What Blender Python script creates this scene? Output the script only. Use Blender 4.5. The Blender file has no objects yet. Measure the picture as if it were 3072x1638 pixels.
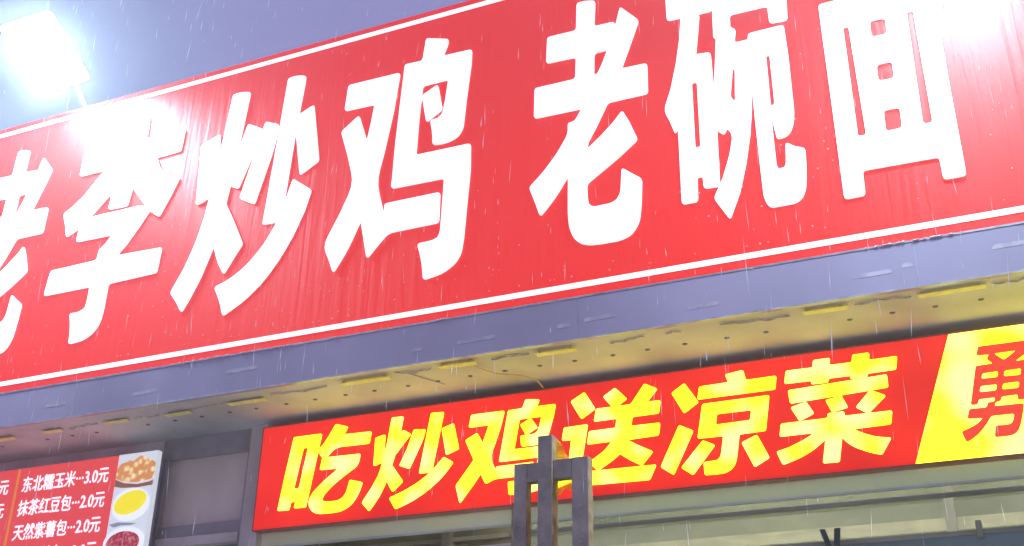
import bpy, bmesh, math, random
from mathutils import Vector, Matrix
from mathutils.geometry import tessellate_polygon

scene = bpy.context.scene
R = math.radians
rnd = random.Random(7)

# ------------------------------------------------------------------ camera
cam_data = bpy.data.cameras.new('camera')
cam_data.sensor_width = 36.0
cam_data.lens = 41.41
cam_data.clip_end = 500.0
cam = bpy.data.objects.new('camera', cam_data)
scene.collection.objects.link(cam)
# right, up and back axes of a hand-held phone tilted up about 26 degrees and rolled slightly
cam.matrix_world = Matrix(((0.914166, 0.164229, 0.370581, 0.0),
                           (0.405056, -0.404370, -0.820009, -3.8),
                           (0.015183, 0.899730, -0.436183, 1.6),
                           (0, 0, 0, 1)))
scene.camera = cam

# ------------------------------------------------------------------ night sky and exposure
world = bpy.data.worlds.new('World')
scene.world = world
world.use_nodes = True
wn = world.node_tree
bg = wn.nodes['Background']
# rain clouds over a lit city: an even violet glow with soft cloud variation
tc = wn.nodes.new('ShaderNodeTexCoord')
nz = wn.nodes.new('ShaderNodeTexNoise')
nz.inputs['Scale'].default_value = 1.6
nz.inputs['Detail'].default_value = 3.0
cr = wn.nodes.new('ShaderNodeValToRGB')
cr.color_ramp.elements[0].position = 0.3
cr.color_ramp.elements[0].color = (0.195, 0.195, 0.43, 1)
cr.color_ramp.elements[1].position = 0.75
cr.color_ramp.elements[1].color = (0.275, 0.25, 0.49, 1)
wn.links.new(tc.outputs['Generated'], nz.inputs['Vector'])
wn.links.new(nz.outputs['Fac'], cr.inputs['Fac'])
wn.links.new(cr.outputs['Color'], bg.inputs['Color'])
bg.inputs['Strength'].default_value = 1.12
vs = scene.view_settings
vs.view_transform = 'Standard'
vs.look = 'None'
vs.exposure = 0.0
vs.gamma = 1.0
vs.use_curve_mapping = False
scene.cycles.use_denoising = True
scene.cycles.max_bounces = 6
scene.cycles.diffuse_bounces = 3
scene.cycles.volume_bounces = 0
scene.cycles.transparent_max_bounces = 8
scene.cycles.sample_clamp_indirect = 6.0

FLOOD = 340.0         # radiance of a flood lamp's diffuser
HAZE = 0.0122          # density of the rainy air

# ------------------------------------------------------------------ helpers
def sock(nt, a, b):
    nt.links.new(a, b)

def mat(name, color, rough=0.5, metal=0.0, emit=None, estr=0.0, spec=0.5, coat=0.0, coat_rough=0.1,
        var=0.0, vscale=6.0, vstretch=(1, 1, 1), bump=0.0, bscale=60.0, bstretch=(1, 1, 1), alpha=1.0):
    """Principled material with optional colour variation and relief, all in object space."""
    m = bpy.data.materials.new(name)
    m.use_nodes = True
    nt = m.node_tree
    p = nt.nodes['Principled BSDF']
    p.inputs['Base Color'].default_value = (*color, 1)
    p.inputs['Roughness'].default_value = rough
    p.inputs['Metallic'].default_value = metal
    p.inputs['Specular IOR Level'].default_value = spec
    p.inputs['Coat Weight'].default_value = coat
    p.inputs['Coat Roughness'].default_value = coat_rough
    p.inputs['Alpha'].default_value = alpha
    if emit:
        p.inputs['Emission Color'].default_value = (*emit, 1)
        p.inputs['Emission Strength'].default_value = estr
    def noise(scale, stretch, detail=4.0):
        t = nt.nodes.new('ShaderNodeTexCoord')
        mp = nt.nodes.new('ShaderNodeMapping')
        mp.inputs['Scale'].default_value = stretch
        n = nt.nodes.new('ShaderNodeTexNoise')
        n.inputs['Scale'].default_value = scale
        n.inputs['Detail'].default_value = detail
        sock(nt, t.outputs['Object'], mp.inputs['Vector'])
        sock(nt, mp.outputs['Vector'], n.inputs['Vector'])
        return n
    if var > 0:
        n = noise(vscale, vstretch)
        mr = nt.nodes.new('ShaderNodeMapRange')
        mr.inputs['From Min'].default_value = 0.3
        mr.inputs['From Max'].default_value = 0.7
        mr.inputs['To Min'].default_value = 1.0 - var
        mr.inputs['To Max'].default_value = 1.0 + var * 0.6
        mx = nt.nodes.new('ShaderNodeMix')
        mx.data_type = 'RGBA'
        mx.blend_type = 'MULTIPLY'
        mx.inputs['Factor'].default_value = 1.0
        mx.inputs['A'].default_value = (*color, 1)
        sock(nt, n.outputs['Fac'], mr.inputs['Value'])
        sock(nt, mr.outputs['Result'], mx.inputs['B'])
        sock(nt, mx.outputs['Result'], p.inputs['Base Color'])
    if bump > 0:
        n = noise(bscale, bstretch)
        b = nt.nodes.new('ShaderNodeBump')
        b.inputs['Strength'].default_value = bump
        b.inputs['Distance'].default_value = 0.004
        sock(nt, n.outputs['Fac'], b.inputs['Height'])
        sock(nt, b.outputs['Normal'], p.inputs['Normal'])
        sock(nt, b.outputs['Normal'], p.inputs['Coat Normal'])
    return m

def mesh_obj(name, verts, faces, material, parent=None, smooth=False):
    me = bpy.data.meshes.new(name)
    me.from_pydata([tuple(v) for v in verts], [], faces)
    me.validate()
    bm = bmesh.new(); bm.from_mesh(me)
    bmesh.ops.recalc_face_normals(bm, faces=bm.faces)
    bm.to_mesh(me); bm.free()
    if smooth:
        for p in me.polygons: p.use_smooth = True
    if material: me.materials.append(material)
    o = bpy.data.objects.new(name, me)
    scene.collection.objects.link(o)
    if parent:
        o.parent = parent
        o.matrix_parent_inverse = parent.matrix_world.inverted() if False else Matrix.Identity(4)
    return o

class MB:
    """collects vertices and faces of one part"""
    def __init__(s): s.v = []; s.f = []
    def box(s, x0, x1, y0, y1, z0, z1):
        n = len(s.v)
        s.v += [(x0,y0,z0),(x1,y0,z0),(x1,y1,z0),(x0,y1,z0),(x0,y0,z1),(x1,y0,z1),(x1,y1,z1),(x0,y1,z1)]
        s.f += [(n,n+3,n+2,n+1),(n+4,n+5,n+6,n+7),(n,n+1,n+5,n+4),(n+1,n+2,n+6,n+5),(n+2,n+3,n+7,n+6),(n+3,n,n+4,n+7)]
        return s
    def tube(s, pts, r, seg=8):
        pts = [Vector(p) for p in pts]
        n0 = len(s.v)
        for i, p in enumerate(pts):
            d = (pts[min(i+1, len(pts)-1)] - pts[max(i-1, 0)]).normalized()
            a = d.cross(Vector((0.3, 0.2, 0.93))).normalized(); b = d.cross(a)
            for k in range(seg):
                t = 2*math.pi*k/seg
                s.v.append(tuple(p + a*r*math.cos(t) + b*r*math.sin(t)))
        for i in range(len(pts)-1):
            for k in range(seg):
                a0 = n0+i*seg+k; a1 = n0+i*seg+(k+1)%seg
                s.f.append((a0, a1, a1+seg, a0+seg))
        s.f.append(tuple(n0+k for k in range(seg)))
        s.f.append(tuple(n0+(len(pts)-1)*seg+k for k in reversed(range(seg))))
        return s
    def prism(s, outer, y0, y1, holes=()):
        """polygon in the x-z plane, front face at y0 (toward the street), back at y1"""
        loops = [outer] + list(holes)
        tri = tessellate_polygon([[Vector((x, z, 0)) for x, z in l] for l in loops])
        n = len(s.v)
        flat = [p for l in loops for p in l]
        s.v += [(x, y0, z) for x, z in flat]
        s.f += [tuple(n+i for i in t) for t in tri]
        m = len(flat)
        s.v += [(x, y1, z) for x, z in flat]
        k = 0
        for l in loops:
            for i in range(len(l)):
                a = n+k+i; b = n+k+(i+1) % len(l)
                s.f.append((a, b, b+m, a+m))
            k += len(l)
        return s
    def disc(s, cx, cz, rx, rz, y, seg=40, tilt=0.0):
        n = len(s.v)
        for k in range(seg):
            t = 2*math.pi*k/seg
            u, w = rx*math.cos(t), rz*math.sin(t)
            s.v.append((cx+u*math.cos(tilt)-w*math.sin(tilt), y, cz+u*math.sin(tilt)+w*math.cos(tilt)))
        s.f.append(tuple(range(n, n+seg)))
        return s
    def build(s, name, material, parent=None, bevel=0.0, smooth=False):
        o = mesh_obj(name, s.v, s.f, material, parent, smooth)
        if bevel > 0:
            b = o.modifiers.new('bevel', 'BEVEL'); b.width = bevel; b.segments = 2; b.limit_method = 'ANGLE'
        return o

def thing(name, loc=(0, 0, 0), label='', cat='', group=None):
    o = bpy.data.objects.new(name, None)
    o.empty_display_size = 0.1
    scene.collection.objects.link(o)
    o.location = loc
    return tag(o, label, cat, group)

def tag(o, label, cat, group=None):
    o['label'] = label; o['category'] = cat
    if group: o['group'] = group
    return o

def box(name, material, parent, x0, x1, y0, y1, z0, z1, bevel=0.0):
    return MB().box(x0, x1, y0, y1, z0, z1).build(name, material, parent, bevel)

def fillet(pts, r):
    """round every distinct corner of a closed outline"""
    out = []
    n = len(pts)
    for i in range(n):
        p = Vector(pts[i]); a = Vector(pts[i-1]) - p; b = Vector(pts[(i+1) % n]) - p
        la, lb = a.length, b.length
        if la < 1e-6 or lb < 1e-6: continue
        ang = a.angle(b)
        if ang > R(172):
            out.append(tuple(p)); continue
        d = min(la, lb)*0.42 if ang > R(128) else min(r, la*0.42, lb*0.42)
        q0 = p + a/la*d; q1 = p + b/lb*d
        for t in (0.0, 0.33, 0.67, 1.0):
            out.append(tuple(q0*(1-t)**2 + p*2*t*(1-t) + q1*t*t))
    return out

def glyph(data, y_front, y_back, r, material, parent, dx=0.0, step=0.0006):
    m = MB()
    for i, loops in enumerate(data):
        ls = [fillet([(x*0.001+dx, z*0.001) for x, z in l], r) for l in loops]
        m.prism(ls[0], y_front + step*i, y_back, ls[1:])
    return m.build('character', material, parent)

# ---- outlines of the painted characters: x and z on the sign face in millimetres
G_LAO = [[[(-1431,4855),(-1391,4854),(-1347,4842),(-1354,4708),(-1263,4706),(-1264,4667),(-1237,4775),(-1158,4682),(-1186,4602),(-1239,4460),(-1130,4457),(-1132,4310),(-1302,4311),(-1353,4208),(-1391,4140),(-1392,4112),(-1330,4163),(-1275,4215),(-1241,4258),(-1214,4199),(-1181,4106),(-1264,4041),(-1397,3951),(-1396,3889),(-1389,3856),(-1370,3842),(-1299,3843),(-1273,3854),(-1258,3883),(-1250,3992),(-1206,3954),(-1170,3925),(-1175,3833),(-1183,3755),(-1197,3719),(-1222,3688),(-1266,3674),(-1340,3675),(-1392,3679),(-1429,3694),(-1455,3723),(-1472,3770),(-1477,3832),(-1476,4006),(-1527,3925),(-1596,3846),(-1614,3902),(-1645,3989),(-1583,4047),(-1519,4127),(-1475,4203),(-1475,4256),(-1445,4257),(-1414,4311),(-1626,4316),(-1624,4466),(-1441,4464),(-1437,4574),(-1572,4580),(-1567,4714),(-1435,4711)],[(-1356,4572),(-1297,4572),(-1324,4503),(-1343,4463),(-1359,4463)]]]
G_LI = [[[(-3842,4865),(-3831,4871),(-3721,4861),(-3715,4745),(-3766,4354),(-3884,4358),(-3879,4455)]],[[(-4115,4729),(-3480,4726),(-3488,4600),(-3587,4596),(-4117,4598)]],[[(-3628,4594),(-3605,4534),(-3548,4477),(-3468,4446),(-3509,4351),(-3557,4250),(-3626,4299),(-3694,4380),(-3780,4486),(-3826,4596)]],[[(-3765,4593),(-3825,4529),(-3882,4453),(-3992,4340),(-4055,4285),(-4126,4253),(-4148,4323),(-4177,4395),(-4116,4428),(-4059,4478),(-4010,4537),(-3971,4584),(-3897,4646)]],[[(-3992,4340),(-3669,4340),(-3620,4298),(-3669,4221),(-3729,4138),(-3777,4088),(-3509,4080),(-3516,3949),(-3797,3943),(-3798,3851),(-3800,3782),(-3811,3734),(-3840,3697),(-3891,3669),(-3977,3663),(-3983,3742),(-4006,3824),(-3955,3822),(-3917,3836),(-3912,3870),(-3911,3946),(-4197,3948),(-4184,4081),(-3901,4086),(-3895,4142),(-3864,4165),(-3831,4208),(-4055,4213),(-4055,4285)]]]
G_CHAO = [[[(-3366,4601),(-3259,4641),(-3241,4368),(-3273,4289),(-3344,4267)]],[[(-3217,4855),(-3168,4857),(-3113,4842),(-3143,4505),(-3160,4329),(-3173,4229),(-3184,4120),(-3208,4020),(-3254,3881),(-3302,3778),(-3337,3717),(-3371,3771),(-3417,3829),(-3361,3935),(-3315,4055),(-3286,4181),(-3272,4281),(-3255,4445),(-3249,4497)]],[[(-3102,4660),(-3009,4606),(-3018,4571),(-3111,4306),(-3163,4332),(-3154,4475)]],[[(-3176,4250),(-3111,4135),(-3045,4008),(-3084,3947),(-3129,3869),(-3166,3928),(-3208,4020),(-3188,4151)]],[[(-3003,4648),(-2923,4612),(-2936,4482),(-3008,4201),(-3098,4252)]],[[(-2902,4867),(-2853,4870),(-2800,4853),(-2802,4804),(-2816,4639),(-2824,4545),(-2844,4174),(-2877,4082),(-2950,4084)]],[[(-2817,4641),(-2738,4675),(-2679,4357),(-2776,4303),(-2825,4550)]],[[(-2812,4295),(-2703,4212),(-2728,4115),(-2776,3998),(-2830,3899),(-2908,3795),(-3000,3717),(-3105,3662),(-3131,3735),(-3173,3815),(-3090,3842),(-3004,3898),(-2932,3981),(-2898,4037),(-2873,4086),(-2844,4174)]]]
G_JI = [[[(-2556,4732),(-2286,4728),(-2306,4532),(-2341,4317),(-2369,4181),(-2318,4002),(-2319,4058),(-2052,4057),(-2052,3912),(-2293,3911),(-2336,3866),(-2387,3808),(-2432,4000),(-2488,3868),(-2549,3771),(-2572,3828),(-2611,3912),(-2535,4067),(-2483,4194),(-2525,4341),(-2573,4483),(-2485,4549),(-2433,4400),(-2418,4498),(-2407,4589),(-2565,4594)]],[[(-2161,4883),(-2045,4845),(-2050,4813),(-2070,4760),(-1927,4755),(-1928,4678),(-1945,4499),(-1956,4353),(-1975,4318),(-2012,4300),(-2053,4296),(-2100,4302),(-2103,4359),(-2118,4431),(-2078,4433),(-2059,4453),(-2049,4516),(-2038,4624),(-2165,4624),(-2175,4447),(-2179,4269),(-1917,4265),(-1914,4141),(-1923,4003),(-1934,3815),(-1944,3746),(-1969,3707),(-2025,3673),(-2111,3659),(-2122,3744),(-2148,3832),(-2077,3834),(-2052,3843),(-2043,3872),(-2041,3936),(-2036,4121),(-2291,4127),(-2285,4364),(-2264,4767),(-2174,4763)]],[[(-2167,4573),(-2089,4612),(-2061,4474),(-2137,4426)]]]
G_WAN = [[[(-1039,4780),(-846,4776),(-851,4635),(-1038,4642)]],[[(-980,4641),(-902,4638),(-911,4560),(-927,4443),(-953,4315),(-989,4204),(-1016,4113),(-1029,4096),(-1047,4156),(-1069,4213),(-1037,4305),(-1010,4421),(-991,4532)]],[[(-984,4443),(-927,4443),(-868,4437),(-865,4251),(-864,4071),(-868,3825),(-929,3827),(-931,3881),(-952,3882),(-955,3777),(-1017,3778),(-1016,4113),(-1008,4322)],[(-951,4313),(-930,4311),(-932,4013),(-953,4012)]],[[(-847,4737),(-764,4736),(-750,4793),(-670,4788),(-681,4734),(-548,4727),(-557,4502),(-627,4506),(-630,4592),(-780,4594),(-782,4534),(-761,4517),(-771,4455),(-716,4454),(-714,4483),(-574,4484),(-569,4337),(-569,4089),(-574,4037),(-589,3996),(-609,3979),(-641,3975),(-647,4025),(-655,4099),(-654,3974),(-653,3871),(-647,3849),(-623,3851),(-617,3870),(-611,3957),(-582,3931),(-543,3915),(-546,3839),(-555,3748),(-571,3710),(-597,3694),(-686,3695),(-700,3713),(-709,3746),(-712,3848),(-715,4012),(-717,4196),(-714,4290),(-726,4129),(-740,4018),(-766,3890),(-796,3780),(-839,3677),(-894,3778),(-855,3858),(-823,3948),(-806,4034),(-825,4073),(-837,4042),(-865,4071),(-865,4251),(-842,4497),(-852,4504)],[(-653,4359),(-639,4357),(-638,4133),(-653,4124)],[(-786,4334),(-777,4334),(-786,4179),(-803,4211)]]]
G_MIAN = [[[(-435,4536),(-22,4542),(-20,4435),(-20,4068),(-17,3679),(-92,3680),(-94,3771),(-353,3775),(-354,3674),(-427,3674),(-430,4067)],[(-355,4405),(-335,4403),(-324,3917),(-353,3917)],[(-255,4206),(-200,4206),(-201,4130),(-256,4132)],[(-254,4005),(-198,4004),(-199,3916),(-255,3915)],[(-123,4405),(-100,4406),(-96,3912),(-128,3914)],[(-257,4406),(-201,4404),(-202,4330),(-258,4330)]],[[(-239,4657),(-155,4655),(-199,4535),(-283,4530)]],[[(-469,4693),(57,4692),(53,4610),(-469,4614)]]]
L_CHI = [[[(-2959,3219),(-2814,3219),(-2825,3150),(-2864,2894),(-2924,2895),(-2918,2925),(-2943,2924),(-2949,2889),(-3008,2891),(-2987,3044)],[(-2905,3163),(-2879,3164),(-2907,2981),(-2935,2982)]],[[(-2745,3255),(-2681,3235),(-2702,3202),(-2561,3199),(-2568,3146),(-2740,3148),(-2781,3106),(-2800,3106),(-2826,3139),(-2786,3187)]],[[(-2801,3107),(-2781,3107),(-2609,3105),(-2616,3055),(-2686,3013),(-2741,2976),(-2777,2941),(-2785,2922),(-2776,2912),(-2749,2908),(-2706,2908),(-2682,2917),(-2665,2938),(-2652,2994),(-2588,2977),(-2602,2932),(-2627,2893),(-2654,2872),(-2691,2859),(-2744,2857),(-2798,2859),(-2828,2871),(-2848,2896),(-2851,2926),(-2832,2959),(-2783,3001),(-2712,3052),(-2808,3053)]]]
L_CHAO = [[[(-2538,3167),(-2491,3177),(-2492,3056),(-2538,3042)]],[[(-2463,3249),(-2406,3248),(-2421,3154),(-2436,3085),(-2449,3040),(-2470,2970),(-2500,2908),(-2546,2848),(-2584,2887),(-2542,2946),(-2510,3000),(-2495,3056),(-2478,3137)]],[[(-2403,3187),(-2365,3165),(-2436,3082),(-2455,3081),(-2428,3160)]],[[(-2472,3042),(-2449,3037),(-2391,2961),(-2439,2920),(-2470,2970)]],[[(-2352,3183),(-2295,3177),(-2308,3129),(-2364,3012),(-2413,3031),(-2379,3102)]],[[(-2273,3247),(-2211,3244),(-2255,2996),(-2266,2986),(-2317,2987)]],[[(-2219,3172),(-2163,3188),(-2134,3073),(-2193,3053)]],[[(-2204,3047),(-2158,3019),(-2203,2963),(-2274,2908),(-2347,2870),(-2421,2845),(-2454,2896),(-2387,2919),(-2320,2949),(-2260,2988)]]]
L_JI = [[[(-2081,3214),(-1929,3213),(-1947,3141),(-1990,3020),(-1965,2965),(-1960,2978),(-1796,2981),(-1799,2929),(-1969,2928),(-2007,2911),(-2031,2957),(-2060,2917),(-2121,2842),(-2142,2917),(-2063,3017),(-2105,3106),(-2051,3132),(-2025,3084),(-2011,3123),(-1998,3160),(-2091,3160)]],[[(-1834,3250),(-1772,3242),(-1785,3213),(-1701,3213),(-1708,3174),(-1727,3106),(-1736,3079),(-1752,3056),(-1781,3051),(-1851,3051),(-1855,3097),(-1797,3097),(-1783,3103),(-1773,3123),(-1762,3168),(-1861,3168),(-1883,3042),(-1719,3043),(-1724,2986),(-1727,2942),(-1739,2890),(-1764,2866),(-1811,2857),(-1903,2856),(-1908,2910),(-1843,2911),(-1802,2914),(-1786,2933),(-1777,2998),(-1949,2997),(-1912,3212),(-1848,3213)]],[[(-1857,3144),(-1810,3166),(-1780,3124),(-1831,3097)]]]
L_SONG = [[[(-1635,3214),(-1575,3247),(-1530,3171),(-1590,3135)]],[[(-1496,3216),(-1445,3248),(-1396,3196),(-1438,3170),(-1459,3170)]],[[(-1322,3249),(-1269,3220),(-1314,3172),(-1259,3171),(-1268,3119),(-1376,3118),(-1383,3081),(-1264,3080),(-1272,3030),(-1399,3027),(-1357,3000),(-1297,2968),(-1344,2917),(-1393,2946),(-1432,2974),(-1463,2950),(-1495,2932),(-1526,2915),(-1558,2954),(-1525,2974),(-1497,2992),(-1479,3010),(-1464,3028),(-1567,3027),(-1558,3080),(-1447,3081),(-1441,3119),(-1537,3118),(-1526,3170),(-1381,3170)]],[[(-1665,3108),(-1563,3110),(-1586,2983),(-1592,2940),(-1555,2917),(-1286,2915),(-1314,2858),(-1556,2861),(-1619,2874),(-1641,2880),(-1723,2854),(-1734,2903),(-1655,2923),(-1643,2987),(-1634,3053),(-1674,3055)]]]
L_LIANG = [[[(-1213,3194),(-1159,3228),(-1107,3144),(-1167,3106)]],[[(-1189,3061),(-1134,3032),(-1219,2867),(-1269,2903)]],[[(-997,3241),(-926,3250),(-918,3208),(-801,3209),(-810,3156),(-1111,3155),(-1101,3206),(-986,3208)]],[[(-1093,3134),(-834,3136),(-858,2999),(-958,2997),(-974,2906),(-982,2883),(-996,2866),(-1020,2855),(-1054,2853),(-1099,2854),(-1101,2904),(-1050,2906),(-1038,2914),(-1032,2929),(-1019,2998),(-1119,2999)],[(-1039,3087),(-906,3087),(-913,3047),(-1046,3045)]],[[(-1099,2990),(-1053,2966),(-1144,2859),(-1189,2892)]],[[(-952,2964),(-892,2988),(-852,2895),(-910,2865)]]]
L_CAI = [[[(-764,3223),(-664,3222),(-659,3251),(-597,3251),(-602,3223),(-520,3222),(-515,3251),(-454,3251),(-459,3222),(-358,3223),(-368,3173),(-468,3172),(-472,3158),(-532,3160),(-531,3172),(-610,3172),(-614,3157),(-675,3158),(-673,3172),(-774,3173)]],[[(-763,3145),(-402,3158),(-403,3109),(-759,3093)]],[[(-759,3077),(-700,3092),(-675,3044),(-731,3021)]],[[(-630,3089),(-570,3098),(-552,3051),(-611,3041)]],[[(-467,3107),(-415,3079),(-483,3019),(-525,3048)]],[[(-627,3038),(-567,3038),(-569,3021),(-400,3020),(-410,2970),(-542,2968),(-510,2948),(-468,2930),(-415,2920),(-454,2862),(-492,2874),(-543,2899),(-571,2922),(-585,2942),(-603,2852),(-662,2853),(-644,2942),(-683,2911),(-735,2884),(-806,2862),(-825,2914),(-777,2926),(-722,2947),(-681,2970),(-809,2970),(-800,3019),(-629,3020)]]]
L_YONG = [[[(-81,3218),(104,3218),(95,3186),(31,3147),(80,3148),(40,3005),(17,3007),(20,3025),(-32,3024),(-37,3009),(-54,3007),(-60,2992),(35,2991),(28,2963),(14,2920),(3,2898),(-11,2886),(-29,2882),(-76,2882),(-67,2923),(-30,2921),(-16,2924),(-8,2935),(-1,2958),(-75,2959),(-93,2934),(-120,2904),(-148,2884),(-169,2875),(-180,2914),(-146,2926),(-122,2937),(-103,2955),(-154,2958),(-143,2992),(-85,2991),(-79,3009),(-58,3008),(-53,3024),(-107,3024),(-112,3006),(-136,3006),(-99,3147),(-41,3148),(-60,3169),(-48,3184),(-91,3186)],[(-33,3185),(41,3186),(-4,3156)],[(-81,3117),(-29,3118),(-34,3096),(-87,3097)],[(-8,3117),(46,3118),(40,3094),(-14,3096)],[(-94,3071),(-40,3071),(-46,3048),(-100,3049)],[(-20,3071),(33,3071),(27,3048),(-26,3049)]]]

# ------------------------------------------------------------------ materials
def wet_sign_material():
    """red vinyl sign face, lit from inside, with water running down it"""
    m = mat('red_vinyl', (0.56, 0.008, 0.006), rough=0.5, emit=(0.66, 0.010, 0.003), estr=1.0, coat=0.75, coat_rough=0.42, spec=0.1)
    nt = m.node_tree
    p = nt.nodes['Principled BSDF']
    t = nt.nodes.new('ShaderNodeTexCoord')
    def layer(scale, stretch, detail, dist):
        mp = nt.nodes.new('ShaderNodeMapping'); mp.inputs['Scale'].default_value = stretch
        n = nt.nodes.new('ShaderNodeTexNoise')
        n.inputs['Scale'].default_value = scale; n.inputs['Detail'].default_value = detail
        n.inputs['Distortion'].default_value = dist
        sock(nt, t.outputs['Object'], mp.inputs['Vector']); sock(nt, mp.outputs['Vector'], n.inputs['Vector'])
        return n
    a = layer(3.0, (8.0, 1.0, 0.45), 3.0, 0.6)     # rivulets
    b = layer(26.0, (3.0, 1.0, 1.0), 4.0, 0.2)     # fine beading
    c = layer(0.9, (2.2, 1.0, 0.3), 2.0, 0.0)      # slack in the skin
    add = nt.nodes.new('ShaderNodeMath'); add.operation = 'MULTIPLY_ADD'
    add.inputs[1].default_value = 0.16
    sock(nt, b.outputs['Fac'], add.inputs[0]); sock(nt, a.outputs['Fac'], add.inputs[2])
    add2 = nt.nodes.new('ShaderNodeMath'); add2.operation = 'MULTIPLY_ADD'
    add2.inputs[1].default_value = 2.0
    sock(nt, c.outputs['Fac'], add2.inputs[0]); sock(nt, add.outputs['Value'], add2.inputs[2])
    bp = nt.nodes.new('ShaderNodeBump')
    bp.inputs['Strength'].default_value = 0.32; bp.inputs['Distance'].default_value = 0.012
    sock(nt, add2.outputs['Value'], bp.inputs['Height'])
    sock(nt, bp.outputs['Normal'], p.inputs['Coat Normal'])
    sock(nt, bp.outputs['Normal'], p.inputs['Normal'])
    return m

def led_yellow_material(name, strength, spot_scale):
    """yellow acrylic over LED modules: paler where a module sits close behind"""
    m = mat(name, (0.75, 0.65, 0.03), rough=0.25, emit=(1, 0.9, 0.02), estr=strength, coat=0.3)
    nt = m.node_tree
    p = nt.nodes['Principled BSDF']
    t = nt.nodes.new('ShaderNodeTexCoord')
    n = nt.nodes.new('ShaderNodeTexNoise'); n.inputs['Scale'].default_value = spot_scale
    n.inputs['Detail'].default_value = 0.5
    sock(nt, t.outputs['Object'], n.inputs['Vector'])
    cr = nt.nodes.new('ShaderNodeValToRGB')
    cr.color_ramp.elements[0].position = 0.44; cr.color_ramp.elements[0].color = (0.93, 0.90, 0.003, 1)
    cr.color_ramp.elements[1].position = 0.68; cr.color_ramp.elements[1].color = (1.0, 0.98, 0.17, 1)
    sock(nt, n.outputs['Fac'], cr.inputs['Fac'])
    sock(nt, cr.outputs['Color'], p.inputs['Emission Color'])
    return m

M_RED = wet_sign_material()
M_WHITE = mat('white_letter', (0.85, 0.85, 0.85), rough=0.35, emit=(1, 0.99, 0.98), estr=1.0, coat=0.6, coat_rough=0.2)
M_TRIM = mat('aluminium_trim', (0.55, 0.56, 0.58), rough=0.4, metal=0.7, var=0.35, vscale=9, vstretch=(2, 1, 1), bump=0.3)
M_CHIP = mat('flaked_white_edge', (0.8, 0.78, 0.76), rough=0.7, bump=0.5, bscale=150)
M_FASCIA = mat('grey_composite_panel', (0.42, 0.33, 0.45), rough=0.32, var=0.22, vscale=1.8, vstretch=(1, 1, 0.4), bump=0.12, bscale=5, coat=0.3, coat_rough=0.15)
M_SOFFIT = mat('painted_soffit', (0.66, 0.62, 0.585), rough=0.6, var=0.3, vscale=2.6, bump=0.15, bscale=25)
M_SCREW = mat('dark_screw', (0.14, 0.13, 0.17), rough=0.5, metal=0.2, var=0.2)
M_TAB = mat('yellowed_tab', (0.97, 0.88, 0.25), rough=0.5, var=0.15, vscale=30)
M_SEAL = mat('torn_sealant', (0.80, 0.66, 0.46), rough=0.8, var=0.3, vscale=40, bump=0.5)
M_WIRE = mat('orange_wire', (0.80, 0.52, 0.20), rough=0.5, var=0.1)
M_LEDRED = mat('red_acrylic', (0.6, 0.02, 0.015), rough=0.3, emit=(0.76, 0.012, 0.008), estr=1.0, spec=0.1)
def uneven(m, c0, c1, scale):
    nt = m.node_tree; p = nt.nodes['Principled BSDF']
    t = nt.nodes.new('ShaderNodeTexCoord'); n = nt.nodes.new('ShaderNodeTexNoise'); n.inputs['Scale'].default_value = scale; n.inputs['Detail'].default_value = 1.0
    cr = nt.nodes.new('ShaderNodeValToRGB')
    cr.color_ramp.elements[0].position = 0.32; cr.color_ramp.elements[0].color = (*c0, 1)
    cr.color_ramp.elements[1].position = 0.7; cr.color_ramp.elements[1].color = (*c1, 1)
    sock(nt, t.outputs['Object'], n.inputs['Vector']); sock(nt, n.outputs['Fac'], cr.inputs['Fac']); sock(nt, cr.outputs['Color'], p.inputs['Emission Color'])
uneven(M_LEDRED, (0.64, 0.005, 0.007), (0.88, 0.016, 0.009), 3.5)
M_LEDYEL = led_yellow_material('yellow_acrylic_letter', 2.6, 9.0)
M_LEDPANEL = led_yellow_material('yellow_acrylic_panel', 2.6, 6.0)
M_LEDREDCH = mat('red_letter', (0.6, 0.03, 0.02), rough=0.3, emit=(0.80, 0.035, 0.015), estr=1.0)
M_FRAME = mat('red_edge_profile', (0.45, 0.08, 0.07), rough=0.4, metal=0.3, var=0.2)
M_WALL = mat('brown_grey_render', (0.80, 0.68, 0.60), rough=0.8, var=0.25, vscale=4, bump=0.3, bscale=80)
M_BOARD = mat('tan_board', (0.88, 0.72, 0.60), rough=0.7, var=0.18, vscale=3.5, bump=0.15, bscale=40)
M_DARKFRAME = mat('dark_window_frame', (0.40, 0.34, 0.34), rough=0.5, var=0.2, vscale=8)
M_ALU = mat('pale_aluminium_section', (0.78, 0.82, 0.72), rough=0.38, metal=0.0, var=0.18, vscale=4, vstretch=(1, 1, 3), bump=0.08)
M_BEIGE = mat('beige_timber_rail', (0.92, 0.80, 0.58), rough=0.6, var=0.25, vscale=5, vstretch=(1, 1, 6), bump=0.2)
M_INNER = mat('olive_inner_wall', (0.40, 0.39, 0.27), rough=0.8, var=0.45, vscale=2.2, vstretch=(1, 1, 2.0))
M_DOOR = mat('dark_green_glass', (0.22, 0.31, 0.26), rough=0.4, var=0.3, vscale=1.5, coat=0.5)
M_CLIP = mat('dark_clip', (0.05, 0.07, 0.07), rough=0.5)
M_POST = mat('grimy_steel_tube', (0.43, 0.36, 0.28), rough=0.6, metal=0.0, var=0.4, vscale=14, bump=0.3, bscale=70)
M_RUST = mat('rusty_tube_side', (0.46, 0.30, 0.17), rough=0.75, var=0.55, vscale=32, vstretch=(1, 1, 0.6), bump=0.6, bscale=110)
M_FLECK = mat('paint_fleck', (0.75, 0.62, 0.48), rough=0.7)
M_MENU = mat('menu_red_print', (0.62, 0.05, 0.05), rough=0.35, emit=(0.75, 0.06, 0.06), estr=0.85, var=0.05)
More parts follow.
